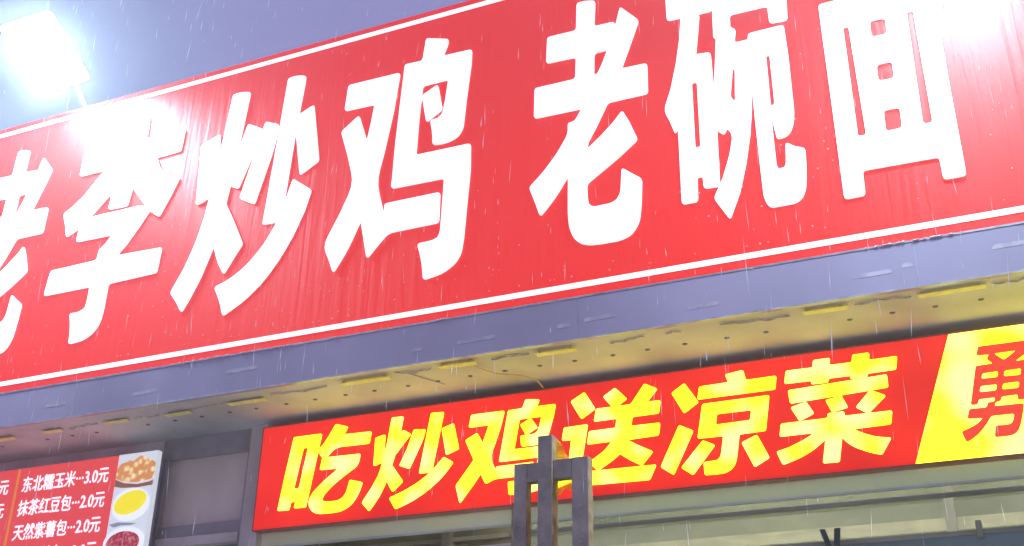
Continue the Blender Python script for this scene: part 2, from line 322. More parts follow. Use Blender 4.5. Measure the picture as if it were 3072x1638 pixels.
M_MENUTXT = mat('menu_white_print', (0.85, 0.85, 0.85), rough=0.4, emit=(0.95, 0.9, 1.0), estr=0.95)
M_MENUORG = mat('menu_orange_line', (0.85, 0.3, 0.05), rough=0.4, emit=(0.9, 0.27, 0.03), estr=0.6)
M_PHOTO = mat('photo_white_print', (0.75, 0.78, 0.80), rough=0.4, emit=(0.80, 0.86, 0.92), estr=0.62, var=0.06, vscale=14)
M_YOLK = mat('photo_yellow_print', (0.85, 0.72, 0.04), rough=0.4, emit=(0.95, 0.80, 0.01), estr=0.8, var=0.12, vscale=30)
M_BLACK = mat('menu_board_edge', (0.42, 0.36, 0.42), rough=0.5)
M_HOUSING = mat('added_tube_housing', (0.5, 0.51, 0.53), rough=0.4, metal=0.5, var=0.1, bump=0.1)
M_LAMP = mat('lamp_diffuser', (0.8, 0.8, 0.8), rough=0.4, emit=(0.60, 0.87, 1.0), estr=FLOOD)
M_GROUND = mat('wet_paving', (0.52, 0.50, 0.46), rough=0.4, var=0.3, vscale=3, bump=0.4, bscale=20)

def drop_material_like(name, col, through):
    m = bpy.data.materials.new(name); m.use_nodes = True
    nt = m.node_tree; nt.nodes.remove(nt.nodes['Principled BSDF'])
    tr = nt.nodes.new('ShaderNodeBsdfTranslucent'); tr.inputs['Color'].default_value = (*col, 1)
    df = nt.nodes.new('ShaderNodeBsdfDiffuse'); df.inputs['Color'].default_value = (*col, 1)
    t = nt.nodes.new('ShaderNodeTexCoord'); nz = nt.nodes.new('ShaderNodeTexNoise'); nz.inputs['Scale'].default_value = 3.0
    mr = nt.nodes.new('ShaderNodeMapRange'); mr.inputs['To Min'].default_value = through-0.2; mr.inputs['To Max'].default_value = through+0.15
    mx = nt.nodes.new('ShaderNodeMixShader')
    sock(nt, t.outputs['Object'], nz.inputs['Vector']); sock(nt, nz.outputs['Fac'], mr.inputs['Value']); sock(nt, mr.outputs['Result'], mx.inputs['Fac'])
    sock(nt, df.outputs[0], mx.inputs[1]); sock(nt, tr.outputs[0], mx.inputs[2])
    sock(nt, mx.outputs[0], nt.nodes['Material Output'].inputs['Surface'])
    return m

def food_material():
    """flat print: a heap of golden dumplings"""
    m = mat('photo_dumpling_print', (0.8, 0.5, 0.2), rough=0.4, emit=(0.8, 0.5, 0.2), estr=0.85)
    nt = m.node_tree; p = nt.nodes['Principled BSDF']
    t = nt.nodes.new('ShaderNodeTexCoord')
    v = nt.nodes.new('ShaderNodeTexVoronoi'); v.inputs['Scale'].default_value = 30.0
    nz = nt.nodes.new('ShaderNodeTexNoise'); nz.inputs['Scale'].default_value = 38.0
    add = nt.nodes.new('ShaderNodeMath'); add.operation = 'MULTIPLY_ADD'; add.inputs[1].default_value = 0.9
    cr = nt.nodes.new('ShaderNodeValToRGB')
    e = cr.color_ramp.elements
    e[0].position = 0.5; e[0].color = (0.95, 0.83, 0.66, 1)
    e[1].position = 1.15 - 0.15; e[1].color = (0.62, 0.26, 0.08, 1)
    k = e.new(0.74); k.color = (0.88, 0.58, 0.26, 1)
    sock(nt, t.outputs['Object'], v.inputs['Vector']); sock(nt, t.outputs['Object'], nz.inputs['Vector'])
    sock(nt, v.outputs['Distance'], add.inputs[0]); sock(nt, nz.outputs['Fac'], add.inputs[2])
    sock(nt, add.outputs['Value'], cr.inputs['Fac'])
    sock(nt, cr.outputs['Color'], p.inputs['Base Color']); sock(nt, cr.outputs['Color'], p.inputs['Emission Color'])
    return m
M_FOOD = food_material()
M_TUBE = mat('added_tube_glow', (0.8, 0.8, 0.8), rough=0.4, emit=(1.0, 0.97, 0.78), estr=27.0)  # glow of the added fill tube inside the shop
def pane_material():
    m = bpy.data.materials.new('dirty_pane'); m.use_nodes = True
    nt = m.node_tree; nt.nodes.remove(nt.nodes['Principled BSDF'])
    tp = nt.nodes.new('ShaderNodeBsdfTransparent'); tp.inputs['Color'].default_value = (0.88, 0.92, 0.88, 1)
    tr = nt.nodes.new('ShaderNodeBsdfTranslucent'); tr.inputs['Color'].default_value = (0.75, 0.8, 0.7, 1)
    gl = nt.nodes.new('ShaderNodeBsdfGlossy'); gl.inputs['Roughness'].default_value = 0.1
    t = nt.nodes.new('ShaderNodeTexCoord'); nz = nt.nodes.new('ShaderNodeTexNoise'); nz.inputs['Scale'].default_value = 5.0
    mr = nt.nodes.new('ShaderNodeMapRange'); mr.inputs['To Min'].default_value = 0.05; mr.inputs['To Max'].default_value = 0.4
    m1 = nt.nodes.new('ShaderNodeMixShader'); m2 = nt.nodes.new('ShaderNodeMixShader'); m2.inputs['Fac'].default_value = 0.07
    sock(nt, t.outputs['Object'], nz.inputs['Vector']); sock(nt, nz.outputs['Fac'], mr.inputs['Value']); sock(nt, mr.outputs['Result'], m1.inputs['Fac'])
    sock(nt, tp.outputs[0], m1.inputs[1]); sock(nt, tr.outputs[0], m1.inputs[2])
    sock(nt, m1.outputs[0], m2.inputs[1]); sock(nt, gl.outputs[0], m2.inputs[2])
    sock(nt, m2.outputs[0], nt.nodes['Material Output'].inputs['Surface'])
    return m
M_PANE = pane_material()
M_FROST = drop_material_like('frosted_strip', (0.94, 0.97, 0.88), 0.82)

def jam_material():
    m = mat('photo_red_bean_print', (0.6, 0.05, 0.08), rough=0.4, emit=(0.6, 0.05, 0.08), estr=0.5)
    nt = m.node_tree; p = nt.nodes['Principled BSDF']
    t = nt.nodes.new('ShaderNodeTexCoord')
    v = nt.nodes.new('ShaderNodeTexNoise'); v.inputs['Scale'].default_value = 55.0
    cr = nt.nodes.new('ShaderNodeValToRGB'); e = cr.color_ramp.elements
    e[0].position = 0.45; e[0].color = (0.52, 0.02, 0.05, 1)
    e[1].position = 0.72; e[1].color = (0.9, 0.35, 0.35, 1)
    sock(nt, t.outputs['Object'], v.inputs['Vector']); sock(nt, v.outputs['Fac'], cr.inputs['Fac'])
    sock(nt, cr.outputs['Color'], p.inputs['Base Color']); sock(nt, cr.outputs['Color'], p.inputs['Emission Color'])
    return m
M_JAM = jam_material()

def film_material():
    m = bpy.data.materials.new('torn_yellow_film'); m.use_nodes = True
    nt = m.node_tree; nt.nodes.remove(nt.nodes['Principled BSDF'])
    out = nt.nodes['Material Output']
    tr = nt.nodes.new('ShaderNodeBsdfTranslucent'); tr.inputs['Color'].default_value = (0.95, 0.90, 0.03, 1)
    tp = nt.nodes.new('ShaderNodeBsdfTransparent'); tp.inputs['Color'].default_value = (0.95, 0.92, 0.2, 1)
    gl = nt.nodes.new('ShaderNodeBsdfDiffuse'); gl.inputs['Color'].default_value = (0.75, 0.66, 0.03, 1)
    m1 = nt.nodes.new('ShaderNodeMixShader'); m2 = nt.nodes.new('ShaderNodeMixShader')
    t = nt.nodes.new('ShaderNodeTexCoord'); nz = nt.nodes.new('ShaderNodeTexNoise'); nz.inputs['Scale'].default_value = 60
    sock(nt, t.outputs['Object'], nz.inputs['Vector'])
    m1.inputs['Fac'].default_value = 0.3
    sock(nt, tr.outputs[0], m1.inputs[1]); sock(nt, gl.outputs[0], m1.inputs[2])
    sock(nt, nz.outputs['Fac'], m2.inputs['Fac'])
    sock(nt, m1.outputs[0], m2.inputs[1]); sock(nt, tp.outputs[0], m2.inputs[2])
    sock(nt, m2.outputs[0], out.inputs['Surface'])
    return m
M_FILM = film_material()

def drop_material(name, clear):
    m = bpy.data.materials.new(name); m.use_nodes = True
    nt = m.node_tree; nt.nodes.remove(nt.nodes['Principled BSDF'])
    out = nt.nodes['Material Output']
    tr = nt.nodes.new('ShaderNodeBsdfTranslucent'); tr.inputs['Color'].default_value = (0.95, 0.95, 0.97, 1)
    df = nt.nodes.new('ShaderNodeBsdfDiffuse'); df.inputs['Color'].default_value = (0.95, 0.95, 0.97, 1)
    tp = nt.nodes.new('ShaderNodeBsdfTransparent')
    m1 = nt.nodes.new('ShaderNodeMixShader'); m2 = nt.nodes.new('ShaderNodeMixShader')
    m1.inputs['Fac'].default_value = 0.5; m2.inputs['Fac'].default_value = clear
    sock(nt, tr.outputs[0], m1.inputs[1]); sock(nt, df.outputs[0], m1.inputs[2])
    sock(nt, m1.outputs[0], m2.inputs[1]); sock(nt, tp.outputs[0], m2.inputs[2])
    sock(nt, m2.outputs[0], out.inputs['Surface'])
    return m
M_RAIN = drop_material('rain_drop', 0.2)
M_BEAD = drop_material('water_bead', 0.45)

# ------------------------------------------------------------------ ground
g = MB().box(-14, 12, -11, 12, -0.2, 0.0).build('pavement', M_GROUND)
g['kind'] = 'structure'

# ------------------------------------------------------------------ shop building
XL, XR = -6.6, 1.9
b = thing('shop_building', (0, 0.55, 0), 'shop front with soffit and glazed entrance beneath the large red sign', 'building')
def part(name, material, x0, x1, y0, y1, z0, z1, parent=None, bevel=0.0):
    par = parent or b
    oy = 0.55
    return MB().box(x0, x1, y0-oy, y1-oy, z0, z1).build(name, material, par, bevel)
def under(o, p):
    o.parent = p; return o

part('wall', M_WALL, XL, -3.76, 0.50, 0.70, 0, 3.40)
part('parapet', M_WALL, XL, XR, 0.22, 0.50, 3.42, 4.70)
fb = part('fascia_board', M_FASCIA, XL, XR, 0.0005, 0.022, 3.2975, 3.4658)
MB().box(XL, XR, -0.002-0.55, 0.0002-0.55, 3.2955, 3.3015).build('fascia_lip', M_TRIM, fb)
M_REFLECT = mat('reflection_paint', (0.52, 0.42, 0.50), rough=0.5, var=0.3, vscale=20)  # paler colour painting faint reflections of the soffit tabs on the fascia
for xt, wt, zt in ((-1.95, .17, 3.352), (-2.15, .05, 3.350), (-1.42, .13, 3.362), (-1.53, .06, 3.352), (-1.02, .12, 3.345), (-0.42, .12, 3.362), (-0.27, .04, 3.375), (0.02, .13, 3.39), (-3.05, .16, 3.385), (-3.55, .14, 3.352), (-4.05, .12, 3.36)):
    MB().prism(fillet([(xt, zt), (xt+wt, zt+.002), (xt+wt-.006, zt+.018), (xt+.005, zt+.016)], .006), -0.0002-0.55, 0.0004-0.55).build('painted_reflection', M_REFLECT, fb)
for xj in (-5.1, -3.88, -2.66, -1.44, -0.22, 1.0):
    MB().box(xj-.0012, xj+.0012, -0.0001-0.55, 0.0004-0.55, 3.3016, 3.4655).build('panel_seam', M_TRIM, fb)
sf = part('soffit_board', M_SOFFIT, XL, XR, 0.023, 0.56, 3.322, 3.34)
for xj in (-4.95, 1.1):
    MB().box(xj, xj+0.004, 0.07-0.55, 0.55-0.55, 3.3205, 3.3218).build('board_joint', M_SCREW, sf)
# row of screws every 15 cm
scr = None
for i in range(47):
    x = -5.34 + 0.1515*i
    if x > 1.6: break
    if rnd.random() < 0.06: continue
    m = MB(); r = 0.0105 + rnd.random()*0.003
    n = 10
    y = 0.262 + (x+2.4)*-0.008 + rnd.uniform(-0.003, 0.003) - 0.55
    m.v = [(r*math.cos(2*math.pi*k/n), r*0.9*math.sin(2*math.pi*k/n), 0) for k in range(n)] + \
          [(r*0.7*math.cos(2*math.pi*k/n), r*0.6*math.sin(2*math.pi*k/n), -0.003) for k in range(n)]
    m.f = [(k, (k+1) % n, n+(k+1) % n, n+k) for k in range(n)] + [tuple(range(n, 2*n))]
    if scr is None:
        s = scr = m.build('screw_head', M_SCREW, sf)
    else:
        s = scr.copy(); scene.collection.objects.link(s); s.parent = sf
    s.location = (x + rnd.uniform(-0.006, 0.006), y, 3.3215)
# yellowed tabs hanging from the front edge of the soffit
for x0, x1, y in ((-0.629,-0.472,.108),(-0.239,-0.015,.112),(-1.663,-1.495,.117),(-2.076,-1.91,.10),(-2.545,-2.311,.12),
                  (-3.142,-2.945,.16),(-3.499,-3.356,.18),(-3.84,-3.698,.168),(-4.207,-4.092,.166),(-4.52,-4.383,.17),(0.21,0.42,.11),(-5.0,-4.86,.17)):
    h = 0.010 + rnd.uniform(-0.002, 0.003); yy = y-0.55; q = rnd.uniform(-.004, .004)
    m = MB()
    m.v = [(x0, yy-.016, 3.3205-h), (x1, yy-.016+q, 3.3205-h), (x1-.005, yy+.016+q, 3.3195-h), (x0+.004, yy+.016, 3.3195-h),
           (x0, yy-.016, 3.3225-h), (x1, yy-.016+q, 3.3225-h), (x1-.005, yy+.016+q, 3.3215-h), (x0+.004, yy+.016, 3.3215-h)]
    m.f = [(0,3,2,1),(4,5,6,7),(0,1,5,4),(1,2,6,5),(2,3,7,6),(3,0,4,7)]
    m.box(x0+.01, x0+.02, yy-.004, yy+.004, 3.3225-h, 3.3218).box(x1-.03, x1-.02, yy-.004, yy+.004, 3.3225-h, 3.3218)
    m.build('soffit_tab', M_TAB, sf)
# torn sealant between the tabs
for x0, x1, y in ((-0.93,-0.68,.118),(-0.45,-0.26,.112),(-1.36,-1.22,.12),(-1.85,-1.69,.112),(-2.28,-2.12,.115),(-2.9,-2.62,.135),(-3.34,-3.18,.165),(-3.66,-3.53,.175),(-4.06,-3.88,.17),(0.0,0.16,.11),(-1.14,-1.08,.115)):
    m = MB(); n = 14
    top = []; bot = []
    for k in range(n+1):
        t = k/n; x = x0+(x1-x0)*t
        w = (0.0015+0.006*rnd.random()**2)*math.sin(math.pi*min(max(t, .06), .94))
        c = y-0.55+0.008*math.sin(5*t+x0*9)+0.004*math.sin(17*t+x0*31)+rnd.uniform(-.003,.003)
        top.append((x, c-w, 3.3208)); bot.append((x, c+w, 3.3170-0.004*rnd.random()))
    m.v = top+bot
    m.f = [(k, k+1, n+2+k, n+1+k) for k in range(n)]
    o = m.build('sealant_strip', M_SEAL, sf)
    so = o.modifiers.new('thick', 'SOLIDIFY'); so.thickness = 0.001; so.offset = 0
MB().tube([(-1.955,.105-.55,3.318),(-1.93,.17-.55,3.312),(-1.885,.235-.55,3.306),(-1.80,.30-.55,3.308),(-1.755,.345-.55,3.30),(-1.75,.40-.55,3.285)], 0.0024, 6).build('hanging_wire', M_WIRE, b)
MB().tube([(-2.24,.11-.55,3.3195),(-2.20,.20-.55,3.3192),(-2.15,.30-.55,3.3192)], 0.0018, 6).build('soffit_crack', M_DARKFRAME, sf)

# header wall, boarded panel and frames left of the lit sign
part('header_wall', M_WALL, -3.14, XR, 0.521, 0.541, 2.83, 3.32)
part('upper_wall', M_WALL, -5.26, 4.06, 0.68, 0.709, 3.33, 3.56)
part('door_pillar', M_WALL, -3.235, -3.145, 0.47, 0.70, 0, 3.3215)
part('frame_rail', M_DARKFRAME, -3.76, -3.236, 0.50, 0.56, 3.225, 3.3215)
bp_ = part('panel_board', M_BOARD, -3.735, -3.27, 0.535, 0.56, 2.90, 3.224)
part('frame_stile', M_DARKFRAME, -3.27, -3.236, 0.505, 0.57, 2.40, 3.224, bevel=0.003)
part('frame_stile', M_DARKFRAME, -3.76, -3.735, 0.505, 0.57, 2.40, 3.224, bevel=0.003)
part('frame_rail', M_DARKFRAME, -3.735, -3.271, 0.51, 0.57, 2.845, 2.899, bevel=0.003)
part('frame_rail', M_WALL, -3.735, -3.271, 0.50, 0.57, 2.80, 2.844, bevel=0.003)
part('window_pane', M_DOOR, -3.735, -3.271, 0.545, 0.555, 0.6, 2.799)
part('stall_riser', M_WALL, -3.76, -3.236, 0.50, 0.70, 0, 0.6)

# glazed entrance under the lit sign
part('lintel_section', M_FROST, -3.14, XR, 0.505, 0.509, 2.762, 2.829)  # made translucent so the added tube brightens it from behind
part('lintel_edge', M_ALU, -3.14, XR, 0.497, 0.515, 2.755, 2.7618)
part('back_wall', M_INNER, -5.2, 4.0, 2.50, 2.56, 0, 3.52)
part('side_wall', M_INNER, -5.26, -5.2, 0.71, 2.56, 0, 3.52)
part('side_wall', M_INNER, 4.0, 4.06, 0.71, 2.56, 0, 3.52)
part('ceiling', M_SOFFIT, -5.26, 4.06, 0.71, 2.56, 3.525, 3.56)
part('ceiling_beam', M_BEIGE, -5.19, 3.99, 2.40, 2.49, 3.035, 3.10, bevel=0.004)
part('wall_batten', M_SOFFIT, -5.19, 3.99, 2.44, 2.499, 3.21, 3.235)
for xb in (-3.2, -0.4, 2.2):
    part('wall_pipe', M_DARKFRAME, xb, xb+0.05, 2.34, 2.39, 2.2, 3.5)
tl = part('added_tube_fitting', M_HOUSING, -2.6, 1.2, 1.57, 1.63, 3.27, 3.32)  # added tube lamp, hidden from view, brightens the glazing from inside
MB().box(-2.58, 1.18, 1.58-0.55, 1.62-0.55, 3.23, 3.268).build('added_fill_tube', M_TUBE, tl)
for xh in (-2.4, -0.7, 1.0):
    MB().tube([(xh, 1.05, 3.32), (xh, 1.05, 3.525)], 0.006, 6).build('added_tube_hanger', M_HOUSING, tl)
part('transom_pane', M_PANE, -1.94, XR, 0.5365, 0.540, 2.597, 2.829)
part('transom_board', M_BOARD, -3.14, -1.95, 0.56, 0.60, 2.52, 2.655)
part('glazing_bar', M_INNER, -1.94, XR, 0.50, 0.53, 2.716, 2.728)
part('door_head', M_INNER, -1.94, XR, 0.50, 0.53, 2.575, 2.5885)
part('door_head', M_INNER, -1.94, XR, 0.52, 0.535, 2.5886, 2.596)
part('timber_rail', M_WALL, -3.14, -1.945, 0.56, 0.60, 2.656, 2.70, bevel=0.004)
part('mullion', M_DARKFRAME, -1.985, -1.945, 0.56, 0.60, 0, 2.655, bevel=0.003)
part('rail_bracket', M_INNER, -0.185, -0.165, 0.48, 0.499, 2.56, 2.62, bevel=0.003)
part('door_glass', M_DOOR, -1.94, XR, 0.505, 0.515, 0, 2.589)
part('door_glass', M_DOOR, -3.14, -1.99, 0.555, 0.558, 0, 2.519)
for xa, xb in ((-0.705, -0.672), (-0.652, -0.628)):
    m = MB(); z0, z1 = 2.565, 2.625; y0 = 0.455-0.55
    s_ = 0.014 if xa < -0.7 else -0.012
    m.v = [(xa+s_+0.004, y0, z0), (xa+s_+0.024, y0, z0), (xa+0.02, y0, z1), (xa, y0, z1)]
    m.v += [(x, y0+0.014, z) for x, y, z in m.v]
    m.f = [(0,1,2,3),(7,6,5,4),(0,4,5,1),(1,5,6,2),(2,6,7,3),(3,7,4,0)]
    m.build('rail_clip', M_CLIP, b)

# ------------------------------------------------------------------ large red sign
s = thing('shop_sign', (0, 0, 3.47), 'long red fascia sign with big white Chinese characters between white lines', 'sign')
class Off:
    """build in world coordinates under a thing that stands at loc"""
def place(o, parent):
    o.parent = parent
    o.matrix_parent_inverse = Matrix.Translation(-Vector(parent.location))
    return o
place(MB().box(XL, XR, 0.0, 0.045, 3.474, 5.038).build('sign_panel', M_RED), s)
place(MB().box(XL, XR, 0.046, 0.20, 3.50, 5.03).build('sign_box', M_TRIM), s)
place(MB().box(XL, XR, -0.0022, 0.0, 4.985, 5.008).build('border_line', M_WHITE), s)
place(MB().box(XL, XR, -0.0022, 0.0, 3.508, 3.530).build('border_line', M_WHITE), s)
place(MB().box(XL, XR, -0.0012, 0.045, 3.4665, 3.4735).build('edge_trim', M_TRIM), s)
for gdat, dx in ((G_LAO, -3.160), (G_LI, 0), (G_CHAO, 0), (G_JI, 0), (G_LAO, 0), (G_WAN, 0), (G_MIAN, 0)):
    place(glyph(gdat, -0.008, -0.0004, 0.014, M_WHITE, None, dx), s)
# flaked paint along the lower edge
for xa, xb, n in ((-3.35, -2.75, 30), (-0.45, -0.1, 14), (-2.05, -2.0, 3), (-2.55, -2.5, 3)):
    for k in range(n):
        x = rnd.uniform(xa, xb); w = rnd.uniform(0.004, 0.022); h = rnd.uniform(0.0015, 0.0045)
        pts = [(x, 3.4705), (x+w*.5, 3.4700), (x+w, 3.4712), (x+w*.8, 3.4712+h), (x+w*.35, 3.4715+h*rnd.uniform(.6, 1.2)), (x+w*.05, 3.4712+h*.5)]
        place(MB().prism(pts, -0.0046-0.0002*k/30, -0.0002).build('paint_flake', M_CHIP), s)

# water beads on the sign face
m = MB()
def bead(m, x, y, z, r):
    n0 = len(m.v)
    for k in range(6):
        t = 2*math.pi*k/6
        m.v.append((x+r*math.cos(t), y, z+r*1.2*math.sin(t)))
    m.v.append((x, y-r*0.55, z-r*0.2))
    for k in range(6): m.f.append((n0+k, n0+(k+1) % 6, n0+6))
for k in range(260):
    c = rnd.choice(((-3.1, 4.0, .55, .3), (-2.9, 3.75, .6, .2), (-0.75, 4.1, .25, .4), (-0.3, 3.8, .5, .2), (-2.5, 3.62, .9, .1)))
    bead(m, rnd.gauss(c[0], c[2]), -0.0004, min(max(rnd.gauss(c[1], c[3]), 3.56), 4.95), rnd.uniform(0.0014, 0.0042))
for k in range(120):
    bead(m, rnd.uniform(-5.2, 0.6), -0.0014, 3.4672-rnd.uniform(0, .002), rnd.uniform(0.0016, 0.0036))
o = m.build('water_beads', M_BEAD)
place(o, s); o['kind'] = 'stuff'

# ------------------------------------------------------------------ lit promotional sign
YL = 0.42
s = thing('light_box_sign', (-1.5, YL+0.05, 2.82), 'slim lit red sign with slanted yellow characters under the soffit', 'sign')
XE = 1.75
def edge_x(z): return -0.3439 + (z-2.8231)/(3.2755-2.8231)*(0.1695)
z0, z1 = 2.818, 3.281
place(MB().prism([(-3.129, z0), (edge_x(z0), z0), (edge_x(z1), z1), (-3.129, z1)], YL, YL+0.03).build('red_panel', M_LEDRED), s)
place(MB().prism([(edge_x(z0), z0), (XE, z0), (XE, z1), (edge_x(z1), z1)], YL, YL+0.03).build('yellow_panel', M_LEDPANEL), s)
fr = MB()
fr.box(-3.134, XE, YL-0.002, YL+0.05, z0-0.005, z0-0.0006)
fr.box(-3.134, XE, YL-0.002, YL+0.05, z1+0.0006, z1+0.005)
place(fr.build('frame', M_FRAME), s)
place(MB().box(-3.1345, -3.1296, YL-0.002, YL+0.05, z0-0.0006, z1+0.0006).build('frame_end', M_FRAME), s)
place(MB().box(-3.12, XE, YL+0.031, YL+0.09, z0+0.01, z1-0.01).build('back_box', M_TRIM), s)
for gdat, mm in ((L_CHI, M_LEDYEL), (L_CHAO, M_LEDYEL), (L_JI, M_LEDYEL), (L_SONG, M_LEDYEL), (L_LIANG, M_LEDYEL), (L_CAI, M_LEDYEL), (L_YONG, M_LEDREDCH)):
    place(glyph(gdat, YL-0.006, YL-0.0004, 0.007, mm, None, 0.0, 0.0004), s)

# ------------------------------------------------------------------ menu board
YM = 0.40
s = thing('menu_board', (-4.5, YM+0.03, 2.2), 'red lit menu board listing steamed buns with prices and food photographs', 'menu board')
place(MB().box(-5.42, -3.936, YM, YM+0.03, 2.2, 3.238).build('menu_panel', M_MENU), s)
place(MB().box(-3.935, -3.706, YM, YM+0.03, 2.2, 3.240).build('photo_panel', M_PHOTO), s)
place(MB().box(-5.425, -3.7045, YM+0.0305, YM+0.045, 2.195, 3.243).build('backing', M_BLACK), s)
place(MB().box(-4.566, -4.552, YM-0.0015, YM, 2.2, 3.237).build('divider_line', M_MENUORG), s)
def text_mesh(txt, x0, x1, zb, zt, fat):
    cu = bpy.data.curves.new('line', 'FONT'); cu.body = txt; cu.size = 1.0; cu.offset = fat; cu.resolution_u = 3
    to = bpy.data.objects.new('line', cu); scene.collection.objects.link(to)
    bpy.context.view_layer.update()
    me = to.evaluated_get(bpy.context.evaluated_depsgraph_get()).to_mesh()
    vs_ = [tuple(v.co) for v in me.vertices]; fs = [tuple(p.vertices) for p in me.polygons]
    bpy.data.objects.remove(to)
    if not vs_: return None
    ax, bx_ = min(v[0] for v in vs_), max(v[0] for v in vs_)
    az, bz = min(v[1] for v in vs_), max(v[1] for v in vs_)
    out = []; of = []
    for q, (ox, oz) in enumerate(((-0.022, 0.0), (0.022, 0.0), (0.0, 0.018), (0.0, -0.012), (0.0, 0.0))):   # heavy lettering
        n0 = len(out)
        out += [(x0+(v[0]+ox-ax)/(bx_-ax)*(x1-x0), YM-0.0010-0.0003*q, zb+(v[1]+oz-az)/(bz-az)*(zt-zb)) for v in vs_]
        of += [tuple(n0+i for i in f) for f in fs]
    return place(mesh_obj('menu_line', out, of, M_MENUTXT), s)
rows = ('东北糯玉米···3.0元', '抹茶红豆包···2.0元', '天然紫薯包···2.0元', '五谷杂粮包···2.0元', '手工红糖包···2.0元')
for k, tline in enumerate(rows):
    zt = 3.192 - 0.1185*k
    text_mesh(tline, -4.519, -3.983, zt-0.078, zt, 0.0)
for k, tline in enumerate(('香菇青菜包···1.5元', '鲜肉大包子···2.0元', '三鲜馅蒸包···2.0元', '豆沙小笼包···2.0元')):
    zt = 3.192 - 0.1185*k
    text_mesh(tline, -5.16, -4.612, zt-0.078, zt, 0.0)
# food photographs printed down the side
def blob(cx, cz, rx, rz, seed, n=26, amp=.12):
    q = random.Random(seed)
    ph = [q.uniform(0, 6.28) for _ in range(4)]
    return [(cx+rx*math.cos(t)*(1+amp*sum(math.sin((j+2)*t+ph[j])/(j+1.5) for j in range(4))), cz+rz*math.sin(t)*(1+amp*sum(math.sin((j+2)*t+ph[j])/(j+1.5) for j in range(4)))) for t in [2*math.pi*k/n for k in range(n)]]
def pr(name, pts, d, mm):
    return place(MB().prism(pts, YM-d, YM-0.0002).build(name, mm), s)
M_PLATE = mat('photo_brown_print', (0.35, 0.14, 0.08), rough=0.4, emit=(0.4, 0.16, 0.09), estr=0.4, var=0.2)
M_RIM = mat('photo_bowl_print', (0.85, 0.86, 0.88), rough=0.4, emit=(0.9, 0.95, 1.0), estr=0.75)
M_SHADE = mat('photo_grey_print', (0.4, 0.43, 0.47), rough=0.4, emit=(0.42, 0.46, 0.5), estr=0.35)
pr('printed_plate', [(-3.934, 3.120), (-3.88, 3.098), (-3.80, 3.086), (-3.73, 3.092), (-3.707, 3.10), (-3.707, 3.074), (-3.80, 3.070), (-3.89, 3.076), (-3.934, 3.085)], 0.0010, M_PLATE)
pr('printed_dumplings', [(-3.934, 3.17), (-3.915, 3.195), (-3.885, 3.200), (-3.865, 3.208), (-3.845, 3.200), (-3.815, 3.218), (-3.795, 3.224), (-3.775, 3.210), (-3.745, 3.205), (-3.722, 3.190), (-3.708, 3.18), (-3.708, 3.108), (-3.75, 3.098), (-3.82, 3.096), (-3.89, 3.106), (-3.934, 3.125)], 0.0016, M_FOOD)
pr('printed_bowl', blob(-3.822, 2.992, .108, .078, 3, 40, .01), 0.0010, M_RIM)
pr('printed_yolk', [( -3.824+.093*math.cos(t), 3.001+.055*math.sin(t)+.012*math.cos(t)) for t in [2*math.pi*k/40 for k in range(40)]], 0.0016, M_YOLK)
pr('printed_shadow', [(-3.93, 2.905), (-3.88, 2.912), (-3.82, 2.906), (-3.77, 2.899), (-3.80, 2.893), (-3.86, 2.896), (-3.90, 2.889)], 0.0010, M_SHADE)
pr('printed_bowl', blob(-3.828, 2.815, .118, .072, 5, 40, .01), 0.0013, M_RIM)
pr('printed_beans', blob(-3.832, 2.812, .096, .056, 8, 40, .015), 0.0019, M_JAM)
pr('printed_bowl', blob(-3.83, 2.64, .10, .07, 9, 40, .01), 0.0013, M_RIM)

# ------------------------------------------------------------------ flood lamps on short arms
tilt = Matrix.Rotation(-math.radians(29.9), 4, 'X')     # lamp head: local +Y runs towards the wall and down, local -Z shines
def make_lamp():
    root = thing('flood_lamp', (0, 0, 0), '', 'lamp')
    def local(mb, name, mm, bevel=0.0):
        o = mb.build(name, mm, root, bevel)
        o.matrix_basis = tilt
        return o
    w, d = 0.165, 0.193
    lens = [(-w, -d), (w, -d), (w, d), (-w, d)]
    pts = fillet(lens, 0.03)
    m = MB(); n = len(pts)
    m.v = [(x, y, 0.0) for x, y in pts] + [(x, y, 0.006) for x, y in pts]
    m.f = [tuple(range(n)), tuple(range(2*n-1, n-1, -1))] + [(k, (k+1) % n, n+(k+1) % n, n+k) for k in range(n)]
    local(m, 'diffuser', M_LAMP)
    hb = MB(); a0, a1, c0, c1 = w-.006, d-.006, w*.72, d*.72
    hb.v = [(-a0,-a1,.007),(a0,-a1,.007),(a0,a1,.007),(-a0,a1,.007),(-c0,-c1,.045),(c0,-c1,.045),(c0,c1,.045),(-c0,c1,.045)]
    hb.f = [(0,3,2,1),(4,5,6,7),(0,1,5,4),(1,2,6,5),(2,3,7,6),(3,0,4,7)]
    local(hb, 'housing', M_HOUSING, 0.004)
    for k in range(7):
        x = -0.09+0.03*k
        local(MB().box(x-.003, x+.003, -d*.6, d*.6, 0.0455, 0.065), 'cooling_fin', M_HOUSING)
    local(MB().box(-.03, .03, -.02, .05, 0.0655, 0.105), 'bracket', M_HOUSING, 0.004)
    MB().tube([(0, 0.05, 0.085), (0, 0.14, 0.06), (0, 0.25, -0.05), (0, 0.33, -0.13), (0, 0.42, -0.16)], 0.011, 10).build('arm', M_HOUSING, root)
    return root
lamp = make_lamp()
lamp.location = (-4.21, -0.30, 5.184)
tag(lamp, 'glaring white flood lamp on an arm above the first characters of the red sign', 'lamp', 'flood lamps above the red sign')
l2 = lamp.copy(); scene.collection.objects.link(l2)
for ch in list(lamp.children):
    if ch.name.startswith('arm'): continue
    c = ch.copy(); scene.collection.objects.link(c); c.parent = l2
l2.location = (0.12, -0.54, 4.88)
